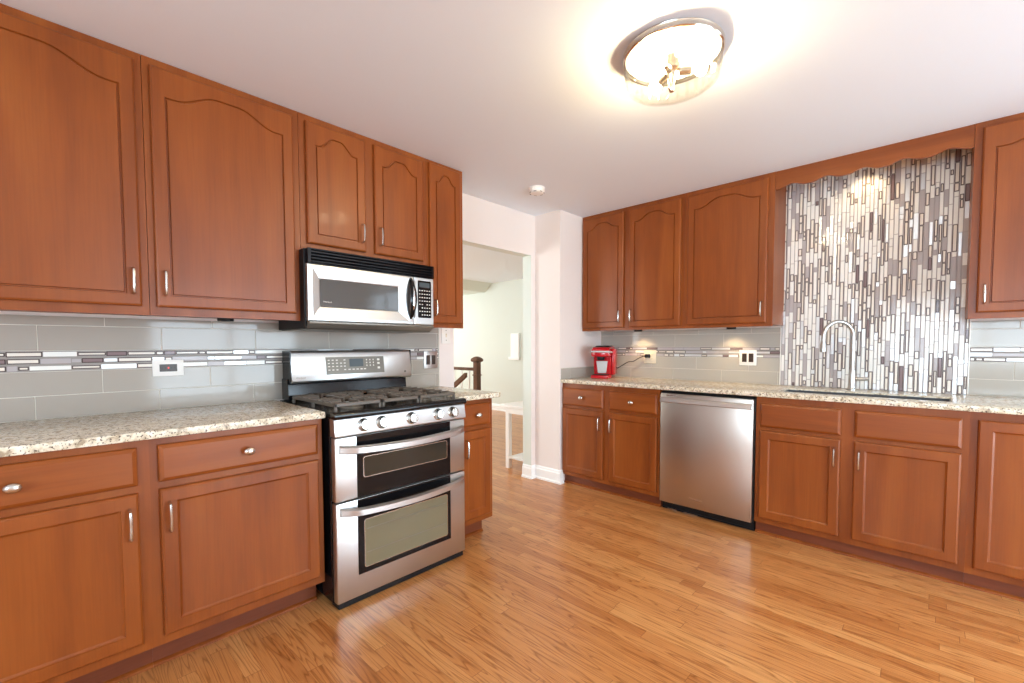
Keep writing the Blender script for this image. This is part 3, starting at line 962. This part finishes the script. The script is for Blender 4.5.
# ------------------------------------------------------------------ microwave
def build_microwave():
    t = thing('microwave', 'stainless over-the-range microwave with black vent grille, mounted above the stove', 'microwave', (0, 0.036, 1.295), RL)
    w = 0.745; zb = -1.295
    Z = lambda z: z + zb
    b = MB(); b.prism([(-0.011, Z(1.297)), (-0.36, Z(1.297)), (-0.372, Z(1.335)), (-0.372, Z(1.690)), (-0.011, Z(1.690))], -0.012, w, plane='YZ', bev=0.002); b.build('body', 'black_matte', t)
    b = MB(); b.prism([(-0.03, Z(1.2925)), (-0.35, Z(1.2925)), (-0.398, Z(1.322)), (-0.398, Z(1.332)), (-0.372, Z(1.332)), (-0.355, Z(1.2968)), (-0.02, Z(1.2968))], 0.0, w, plane='YZ', bev=0.001); b.build('underside', 'panel_grey', t)
    # louvred vent
    b = MB(); b.box(-0.003, w + 0.002, -0.385, -0.3722, Z(1.617), Z(1.690)); v = b.build('vent_grille', 'black', t)
    b = MB()
    for k in range(4):
        z = 1.628 + k * 0.0155
        b.prism([(-0.385, Z(z)), (-0.401, Z(z - 0.004)), (-0.401, Z(z + 0.002)), (-0.385, Z(z + 0.009))], 0.012, w - 0.012, plane='YZ')
    b.box(-0.003, 0.012, -0.401, -0.385, Z(1.617), Z(1.690)); b.box(w - 0.012, w + 0.002, -0.401, -0.385, Z(1.617), Z(1.690))
    b.box(0.012, w - 0.012, -0.401, -0.385, Z(1.684), Z(1.690))
    b.build('louvres', 'black', v)
    # door: picture-frame of four sloped steel faces round the glass
    x0, x1, z0, z1 = -0.006, 0.603, Z(1.334), Z(1.614)
    g = (0.056, 0.502, Z(1.407), Z(1.545))
    R = lambda a, bq, c, d, tt: [(a, -tt, c), (bq, -tt, c), (bq, -tt, d), (a, -tt, d)]
    b = MB(); b.loops([R(x0, x1, z0, z1, 0.3725), R(x0, x1, z0, z1, 0.397), R(x0 + 0.004, x1 - 0.004, z0 + 0.004, z1 - 0.004, 0.401), R(x0 + 0.022, x1 - 0.03, z0 + 0.018, z1 - 0.012, 0.402),
                       R(g[0] - 0.004, g[1] + 0.004, g[2] - 0.004, g[3] + 0.004, 0.393), R(*g, 0.391)])
    d = b.build('door', 'steel', t, ang=3)
    b = MB(); b.loops([[(x, -0.3915, z) for x, z in rrect(*g, 0.006)], [(x, -0.3928, z) for x, z in rrect(*g, 0.006)]]); b.build('window', 'mw_glass', d)
    text_mesh('logo', 'Whirlpool', 0.0105, 'key_white', d, (0.092, -0.3932, Z(1.432)), UP, 0.0003, 0.2)
    # bowed black handle with a steel inlay
    b = MB(); L = []; n = 20; hx = 0.578
    for k in range(n + 1):
        s = k / n; z = Z(1.366) + (1.604 - 1.366) * s; ww = 0.005 + 0.018 * math.sin(PI * s) ** 0.8; o = 0.402 + 0.034 * math.sin(PI * s) ** 0.7
        L.append([(hx - ww, -o, z), (hx - ww * 0.6, -o - 0.008, z), (hx + ww * 0.6, -o - 0.008, z), (hx + ww, -o, z), (hx + ww * 0.6, -o + 0.008, z), (hx - ww * 0.6, -o + 0.008, z)])
    b.loops(L); h = b.build('handle', 'black', d)
    b = MB(); L = []
    for k in range(n + 1):
        s = k / n; z = Z(1.415) + (1.55 - 1.415) * s; s2 = (z - Z(1.366)) / (1.604 - 1.366); o = 0.402 + 0.034 * math.sin(PI * s2) ** 0.7 + 0.0085; ww = 0.001 + 0.006 * math.sin(PI * s)
        L.append([(hx - ww, -o, z), (hx, -o - 0.0015, z), (hx + ww, -o, z), (hx, -o + 0.002, z)])
    b.loops(L); b.build('inlay', 'chrome', h)
    # control side
    b = MB(); b.box(0.606, w - 0.002, -0.402, -0.3725, z0, z1, bev=0.004); c = b.build('control_panel', 'steel', t)
    kp = (0.629, 0.724, Z(1.376), Z(1.596))
    b = MB(); b.loops([[(x, -0.4015, z) for x, z in rrect(*kp, 0.008)], [(x, -0.4032, z) for x, z in rrect(*kp, 0.008)]]); k = b.build('keypad', 'black', c)
    b = MB(); b.box(0.640, 0.712, -0.4038, -0.4030, Z(1.556), Z(1.585)); b.build('display', 'lcd', k)
    b = MB()
    for i in range(8):
        for j in range(5):
            u = 0.637 + j * 0.0175; z = Z(1.540) - i * 0.0205
            if rnd.random() < 0.82: b.box(u, u + 0.009, -0.4038, -0.4030, z - 0.0055, z)
    b.build('key_labels', 'key_white', k)
    return t


build_microwave()


# ------------------------------------------------------------------ dishwasher
def build_dishwasher():
    t = thing('dishwasher', 'stainless dishwasher with full-width bar handle between two back wall base cabinets', 'dishwasher', (1.176, YB, 0))
    w = 0.636
    b = MB(); b.box(0.006, w - 0.006, -0.60, -0.01, 0.07, 0.872); b.build('tub', 'black_matte', t)
    b = MB(); b.box(0.012, w - 0.004, -0.575, -0.50, 0.002, 0.068); b.box(0.012, w - 0.004, -0.579, -0.575, 0.002, 0.014); kk = b.build('kick_plate', 'black_matte', t)
    b = MB(); b.box(0.05, 0.12, -0.5815, -0.579, 0.003, 0.009); b.box(0.17, 0.27, -0.5815, -0.579, 0.003, 0.008); b.build('foot_clip', 'nickel', kk)
    b = MB(); b.box(0.012, 0.628, -0.634, -0.602, 0.068, 0.862, bev=0.004, seg=2); d = b.build('door', 'steel_dw', t)
    b = MB(); b.prism([(-0.633, 0.796), (-0.651, 0.798), (-0.653, 0.803), (-0.644, 0.829), (-0.641, 0.832), (-0.633, 0.834)], 0.014, 0.622, plane='YZ', bev=0.001); b.build('handle', 'steel', d)
    b = MB(); b.box(0.055, 0.125, -0.6352, -0.6335, 0.846, 0.853); b.build('vent_slot', 'nickel', d)
    b = MB(); b.box(0.62, 0.634, -0.604, -0.58, 0.062, 0.872); b.build('side_seal', 'black_matte', t)
    text_mesh('logo', 'Whirlpool', 0.021, 'nickel', d, (0.27, -0.6343, 0.135), UP, 0.0004, 0.2)


build_dishwasher()


# ------------------------------------------------------------------ sink and faucet
def build_sink():
    t = thing('sink', 'undermount double-bowl stainless sink set into the back granite counter', 'sink', ((SK[0] + SK[1]) / 2, (SK[2] + SK[3]) / 2, 0.70))
    hx, hy = (SK[1] - SK[0]) / 2, (SK[3] - SK[2]) / 2
    for a0, a1 in ((-hx - 0.008, -0.012), (0.012, hx + 0.008)):
        y0, y1 = -hy - 0.008, hy + 0.008
        ring = lambda e, z, r: [(x, y, z) for x, y in rrect(a0 + e, a1 - e, y0 + e, y1 - e, r)]
        b = MB()
        b.loops([ring(-0.002, 0.1845, 0.03), ring(0.0, 0.1845, 0.03), ring(0.004, 0.02, 0.035), ring(0.03, 0.003, 0.05), ring(0.03, 0.0, 0.05), ring(0.002, 0.016, 0.035), ring(-0.002, 0.02, 0.03)], cap0=False, cap1=False, closed=True)
        b.loops([ring(0.03, 0.0, 0.05), ring(0.03, 0.003, 0.05)])
        bw = b.build('bowl', 'steel', t)
        b = MB(); cx, cy = (a0 + a1) / 2, 0.03
        b.lathe([(0.042, 0.0), (0.042, 0.003), (0.034, 0.002), (0.03, 0.001), (0.004, 0.001)], (cx, cy, 0.003), 24); b.build('drain', 'chrome', bw)
    b = MB(); b.box(-0.012, 0.012, -hy - 0.008, hy + 0.008, 0.12, 0.1845, bev=0.002); b.build('divider', 'steel', t)
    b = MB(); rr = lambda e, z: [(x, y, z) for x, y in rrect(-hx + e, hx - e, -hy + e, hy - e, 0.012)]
    b.loops([rr(0.0006, 0.1850), rr(0.0006, 0.2060), rr(0.003, 0.2060), rr(0.003, 0.1850)], closed=True); b.build('rim', 'sink_shade', t)  # lining added to paint the dark shaded line along the cut edge


build_sink()
t = thing('faucet', 'brushed nickel gooseneck kitchen faucet standing behind the sink', 'faucet', (2.24, 2.755, 0.915))
b = MB(); b.lathe([(0.028, 0), (0.028, 0.006), (0.022, 0.012), (0.019, 0.03), (0.0185, 0.12), (0.015, 0.135)], n=28); b.build('base', 'tap_metal', t)
b = MB(); pts = [(0, 0, 0.12), (0, 0, 0.22), (0, 0, 0.345)]
DX, DY, AR = -0.78, -0.62, 0.092
for k in range(1, 18):
    a = PI * k / 18; q = AR * (1 - math.cos(a)); pts.append((DX * q, DY * q, 0.345 + 0.10 * math.sin(a)))
pts += [(DX * 2 * AR, DY * 2 * AR, 0.345), (DX * 2 * AR, DY * 2 * AR, 0.31)]
b.tube(pts, 0.0122, 14); b.build('gooseneck', 'tap_metal', t)
b = MB(); b.lathe([(0.012, 0), (0.0175, 0.004), (0.0175, 0.05), (0.014, 0.062), (0.0135, 0.075)], (DX * 2 * AR, DY * 2 * AR, 0.245), 24); b.build('spray_head', 'tap_metal', t)
b = MB(); b.tube([(0.015, 0, 0.072), (0.05, -0.002, 0.073), (0.088, -0.004, 0.075)], [0.012, 0.0115, 0.011], 14); b.build('lever', 'tap_metal', t)


# ------------------------------------------------------------------ coffee maker
def build_coffee():
    t = thing('coffee_maker', 'small glossy red single-cup coffee maker in the corner of the back counter', 'coffee maker', (0.465, 2.60, 0.9155), 0.30)
    w = 0.078
    # base foot + back column + overhanging head
    b = MB(); b.box(-w, w, -0.135, 0.12, 0.0, 0.03, bev=0.008, seg=2); ba = b.build('base', 'red', t)
    b = MB(); b.box(-w + 0.012, w - 0.012, -0.128, -0.035, 0.0302, 0.036, bev=0.002); b.build('drip_tray', 'black_matte', ba)
    b = MB(); b.prism([(0.118, 0.03), (-0.03, 0.03), (-0.04, 0.16), (-0.04, 0.19), (0.118, 0.19)], -w, w, plane='YZ', bev=0.006); b.build('column', 'red', t)
    b = MB(); b.prism([(0.118, 0.1905), (-0.118, 0.1905), (-0.128, 0.20), (-0.122, 0.255), (-0.09, 0.276), (0.09, 0.282), (0.118, 0.27)], -w, w, plane='YZ', bev=0.008); hd = b.build('head', 'red', t)
    b = MB(); b.prism([(-0.06, 0.278), (-0.07, 0.268), (0.095, 0.281), (0.09, 0.290), (-0.02, 0.289)], -w + 0.016, w - 0.016, plane='YZ', bev=0.003); b.build('lid', 'black_matte', hd)
    b = MB(); L = [(-w - 0.006, -0.03, 0.232), (-w - 0.006, -0.11, 0.236), (-0.05, -0.142, 0.238), (0.05, -0.142, 0.238), (w + 0.006, -0.11, 0.236), (w + 0.006, -0.03, 0.232)]
    b.tube(L, 0.0075, 10); b.build('handle', 'silver', hd)
    b = MB(); b.lathe([(0.03, 0), (0.034, 0.02), (0.034, 0.03)], (0, -0.085, 0.162), 24); b.build('spout', 'black_matte', hd)
    b = MB(); R = lambda tt: [(-0.036, tt, 0.045), (0.036, tt, 0.045), (0.05, tt - 0.004, 0.152), (-0.05, tt - 0.004, 0.152)]
    b.loops([R(-0.033), R(-0.046)]); b.build('cup_backplate', 'silver', t)
    b = MB(); b.box(w, w + 0.022, -0.02, 0.11, 0.03, 0.262, bev=0.008, seg=2); b.build('water_tank', 'red', t)
    # cord to the wall socket, in the coffee maker's own frame
    inv = (Matrix.Translation((0.465, 2.60, 0.9155)) @ Matrix.Rotation(0.30, 4, 'Z')).inverted()
    wpts = [(0.50, 2.735, 0.985), (0.55, 2.775, 1.02), (0.60, 2.80, 1.055), (0.645, 2.815, 1.062), (0.69, 2.820, 1.088), (0.735, 2.822, 1.108), (0.765, 2.815, 1.112)]
    fine = []
    P = [Vector(p) for p in wpts]
    for i in range(len(P) - 1):
        p0, p1, p2, p3 = P[max(0, i - 1)], P[i], P[i + 1], P[min(len(P) - 1, i + 2)]
        for k in range(5):
            s = k / 5
            fine.append(0.5 * ((2 * p1) + (p2 - p0) * s + (2 * p0 - 5 * p1 + 4 * p2 - p3) * s * s + (3 * p1 - p0 - 3 * p2 + p3) * s ** 3))
    fine.append(P[-1])
    b = MB(); b.tube([inv @ p for p in fine], 0.0035, 8); cd = b.build('power_cord', 'black_matte', t)
    b = MB(); b.box(0.758, 0.798, 2.806, 2.841, 1.096, 1.128, bev=0.004, mtx=None)
    bmesh.ops.transform(b.bm, matrix=inv, verts=b.bm.verts); b.build('plug', 'black_matte', cd)


build_coffee()


# ------------------------------------------------------------------ outlets, switch
def plate(name, label, cat, loc, rz, w, h, platemat, devs, devmat, group=None, led=False):
    t = thing(name, label, cat, loc, rz, group)
    b = MB(); b.box(-w / 2, w / 2, -0.0055, 0.0, -h / 2, h / 2, bev=0.002, seg=2); b.build('cover_plate', platemat, t)
    for (u0, u1, v0, v1) in devs:
        b = MB(); b.box(u0, u1, -0.0085, -0.0054, v0, v1, bev=0.0012); d = b.build('receptacle', devmat, t)
        vert = (v1 - v0) > (u1 - u0)
        for s in (-1, 1):
            b = MB()
            cx, cz = (u0 + u1) / 2, (v0 + v1) / 2
            if vert: cz += s * (v1 - v0) * 0.27
            else: cx += s * (u1 - u0) * 0.27
            for q in (-1, 1):
                b.box(cx + q * 0.006 - 0.001, cx + q * 0.006 + 0.001, -0.0089, -0.0084, cz - 0.004, cz + 0.004)
            b.build('socket_slots', 'dark_gap', d)
        if led:
            b = MB(); b.box((u0 + u1) / 2 - 0.0025, (u0 + u1) / 2 + 0.0025, -0.0092, -0.0084, -0.003, 0.004); b.build('indicator', 'red_led', d)
    return t


plate('wall_outlet', 'white sideways outlet with dark socket and red light on left tile backsplash', 'outlet', (0.0078, -0.466, 1.109), RL, 0.118, 0.076, 'white',
      [(-0.033, 0.033, -0.017, 0.017)], 'device', 'wall outlets', True)
plate('wall_outlet', 'steel double outlet with two dark sockets right of the stove', 'outlet', (0.0078, 1.036, 1.108), RL, 0.114, 0.124, 'steel',
      [(-0.04, -0.007, -0.033, 0.033), (0.007, 0.04, -0.033, 0.033)], 'device', 'wall outlets')
plate('wall_outlet', 'white double outlet with two dark sockets left of the mosaic panel', 'outlet', (1.592, YB - 0.0078, 1.111), 0, 0.122, 0.118, 'white',
      [(-0.04, -0.007, -0.033, 0.033), (0.007, 0.04, -0.033, 0.033)], 'device', 'wall outlets')
plate('wall_outlet', 'almond outlet holding the coffee maker plug on the back wall tile', 'outlet', (0.795, YB - 0.0078, 1.105), 0, 0.118, 0.118, 'beige',
      [(-0.038, -0.006, -0.033, 0.033), (0.006, 0.038, -0.033, 0.033)], 'beige', 'wall outlets')
t = thing('light_switch', 'white light switch plate on the blush wall strip left of the doorway', 'switch', (0.0002, 1.182, 1.285), RL)
b = MB(); b.box(-0.04, 0.04, -0.006, 0, -0.06, 0.06, bev=0.002, seg=2); b.build('cover_plate', 'white', t)
b = MB(); b.box(-0.006, 0.006, -0.007, -0.006, -0.014, 0.014); b.prism([(-0.006, 0.0), (-0.014, 0.008), (-0.012, 0.012), (-0.006, 0.01)], -0.004, 0.004, plane='YZ'); b.build('toggle', 'beige', t)
b = MB()
for z in (-0.036, 0.036): b.lathe([(0.004, 0), (0.003, 0.0015)], (0, -0.0058, z), 12, axis='Y')
b.build('screws', 'panel_grey', t)


# ------------------------------------------------------------------ lights on and under things
def puck(label, loc, lit, rz=0):
    t = thing('puck_light', label, 'light', loc, rz, 'under-cabinet puck lights')
    b = MB(); b.lathe([(0.034, 0), (0.034, -0.017), (0.032, -0.020), (0.026, -0.020), (0.026, -0.004), (0.004, -0.004)], n=28); b.build('housing', 'black_matte', t)
    b = MB(); b.lathe([(0.025, -0.0045), (0.024, -0.008), (0.004, -0.010)], n=24); b.build('lens', 'puck_lens' if lit else 'black', t)
    if lit:
        l = bpy.data.lights.new('puck_glow', 'SPOT'); l.energy = 4.2; l.color = (1, 0.72, 0.40); l.spot_size = math.radians(125); l.spot_blend = 0.8; l.shadow_soft_size = 0.02
        o = bpy.data.objects.new('puck_glow', l); COL.objects.link(o); o.parent = t; o.location = (0, 0, -0.022)
    return t


puck('small lit puck light under the corner wall cabinet near the coffee maker plug', (0.73, YB - 0.11, 1.3485), True)
puck('small lit puck light under the wall cabinet next to the mosaic panel', (1.50, YB - 0.11, 1.3485), True)
puck('black unlit puck light under the wall cabinet left of the microwave', (0.19, -0.27, 1.3485), False)
t = puck('small lit puck light behind the scalloped valance above the mosaic', (2.28, YB - 0.085, H - 0.0005), True)


def build_lamp():
    cx, cy = 1.84, 0.88
    t = thing('ceiling_light', 'round flush-mount ceiling light with clear glass drum and glowing bulbs', 'ceiling light', (cx, cy, H))
    b = MB(); b.lathe([(0.160, 0.0), (0.186, 0.0), (0.189, -0.004), (0.187, -0.009), (0.1865, -0.020), (0.189, -0.024), (0.186, -0.028), (0.181, -0.027), (0.181, -0.008), (0.160, -0.006)], n=64); b.build('rim', 'brass', t)
    b = MB(); b.lathe([(0.178, -0.0125), (0.178, -0.014), (0.01, -0.014)], n=48); b.build('pan', 'ceiling', t)
    b = MB()
    prof = [(0.1805, -0.016), (0.182, -0.09), (0.178, -0.112), (0.165, -0.124), (0.14, -0.129), (0.01, -0.131)]
    inner = [(max(0.006, r - 0.005), h + 0.004) for r, h in reversed(prof)]
    b.lathe(prof + inner, n=64); b.build('glass_drum', 'lamp_glass', t)
    # bulbs on sockets
    for k in range(3):
        a = 2 * PI * k / 3 + 0.55; ux, uy = math.cos(a), math.sin(a)
        b = MB()
        pts = [(ux * (0.028 + s), uy * (0.028 + s), -0.078) for s in (0, 0.012, 0.03, 0.046)]
        b.tube(pts, [0.014, 0.015, 0.015, 0.012], 16); sk = b.build('socket', 'brass', t)
        b = MB()
        pr = [(0.0, 0.008), (0.010, 0.012), (0.022, 0.022), (0.034, 0.025), (0.046, 0.021), (0.054, 0.011), (0.0565, 0.002)]
        b.tube([(ux * (0.074 + s), uy * (0.074 + s), -0.078) for s, _ in pr], [r for _, r in pr], 20); b.build('bulb', 'bulb', sk)
    b = MB(); b.lathe([(0.022, -0.014), (0.024, -0.045), (0.032, -0.052), (0.032, -0.07), (0.02, -0.08), (0.008, -0.135), (0.014, -0.142), (0.010, -0.152), (0.003, -0.156)], n=28); b.build('center_stem', 'brass', t)
    # cut-glass prisms ringed inside the drum
    b = MB()
    for k in range(24):
        a = 2 * PI * k / 24
        m = Matrix.Rotation(a, 4, 'Z') @ Matrix.Translation((0.150, 0, 0))
        b.loops([[(0.006 * math.cos(q), 0.006 * math.sin(q), z) for q in (0, PI / 3, 2 * PI / 3, PI, 4 * PI / 3, 5 * PI / 3)] for z in (-0.036, -0.10)] + [[(0.001 * math.cos(q), 0.001 * math.sin(q), -0.112) for q in (0, PI / 3, 2 * PI / 3, PI, 4 * PI / 3, 5 * PI / 3)]], mtx=m)
    b.build('glass_prisms', 'lamp_glass', t, smooth=False)


build_lamp()
t = thing('smoke_detector', 'small round white smoke detector on the ceiling near the doorway', 'smoke detector', (0.47, 1.67, H))
b = MB(); b.lathe([(0.060, 0), (0.060, -0.008), (0.056, -0.010)], n=40); b.build('mounting_base', 'white', t)
b = MB(); b.lathe([(0.056, -0.010), (0.058, -0.014), (0.056, -0.028), (0.048, -0.037), (0.03, -0.041), (0.004, -0.042)], n=40); c = b.build('cover', 'white', t)
b = MB()
for k in range(14):
    if k % 2: continue
    a = 2 * PI * k / 14
    b.box(-0.010, 0.010, -0.0015, 0.0015, -0.003, 0.003, mtx=Matrix.Rotation(a, 4, 'Z') @ Matrix.Translation((0.0, 0.052, -0.034)) @ Matrix.Rotation(0.75, 4, 'X'))
b.build('vent_slots', 'device', c)

# ------------------------------------------------------------------ hall beyond the doorway
t = thing('console_table', 'white slim console table with low shelf just beyond the doorway jamb', 'table', (-0.38, 2.24, 0))
b = MB(); b.box(-0.10, 0.27, -0.015, 0.55, 0.60, 0.63, bev=0.003); b.build('tabletop', 'trim', t)
b = MB(); b.box(-0.036, 0.226, 0.004, 0.526, 0.545, 0.5995); b.build('apron', 'trim', t)
for x, y in ((-0.04, 0.0), (0.19, 0.0), (-0.04, 0.49), (0.19, 0.49)):
    b = MB(); b.box(x, x + 0.045, y, y + 0.045, 0.0, 0.5998, bev=0.002); b.build('leg', 'trim', t)
b = MB(); b.box(0.0, 0.19, 0.005, 0.525, 0.10, 0.12, bev=0.002); b.build('shelf', 'trim', t)

t = thing('stair_railing', 'dark wood newel post and stair handrail with slim balusters seen through the doorway', 'railing', (-1.86, 3.16, 0))
b = MB(); q = 0.038
b.box(-q, q, -q, q, 0, 0.985, bev=0.003)
b.box(-q - 0.008, q + 0.008, -q - 0.008, q + 0.008, 0.80, 0.815, bev=0.002)
b.loops([[(s * e, u * e, z) for s, u in ((-1, -1), (1, -1), (1, 1), (-1, 1))] for e, z in ((0.038, 0.985), (0.056, 0.992), (0.061, 1.012), (0.056, 1.03), (0.03, 1.052), (0.012, 1.06))])
b.build('newel_post', 'newel', t)
b = MB(); b.box(-1.5, -q, -0.03, 0.03, 0.865, 0.905, bev=0.006); b.build('handrail', 'newel', t)
b = MB()
b.prism([(-q, 0.845), (-q, 0.785), (-1.3, -0.02), (-1.3, 0.04)], -0.03 - 0.16, 0.02 - 0.16, plane='XZ'); b.build('sloped_handrail', 'newel', t)
for k in range(6):
    b = MB(); x = -0.16 - k * 0.16
    b.tube([(x, 0, 0.0), (x, 0, 0.25), (x, 0, 0.5), (x, 0, 0.866)], [0.012, 0.011, 0.011, 0.009], 8); tag(b.build('baluster', 'trim', t), 'slim pale baluster')
b = MB(); b.box(-2.86, -2.66, 4.86, 4.899, 0.97, 1.42, bev=0.005)
t = tag(b.build('wall_box', 'trim'), 'white upright wall box mounted on the far hall wall', 'wall box')
b = MB(); b.box(-2.90, -2.64, 4.845, 4.859, 0.95, 1.0, bev=0.003); b.build('lower_lip', 'trim', t)
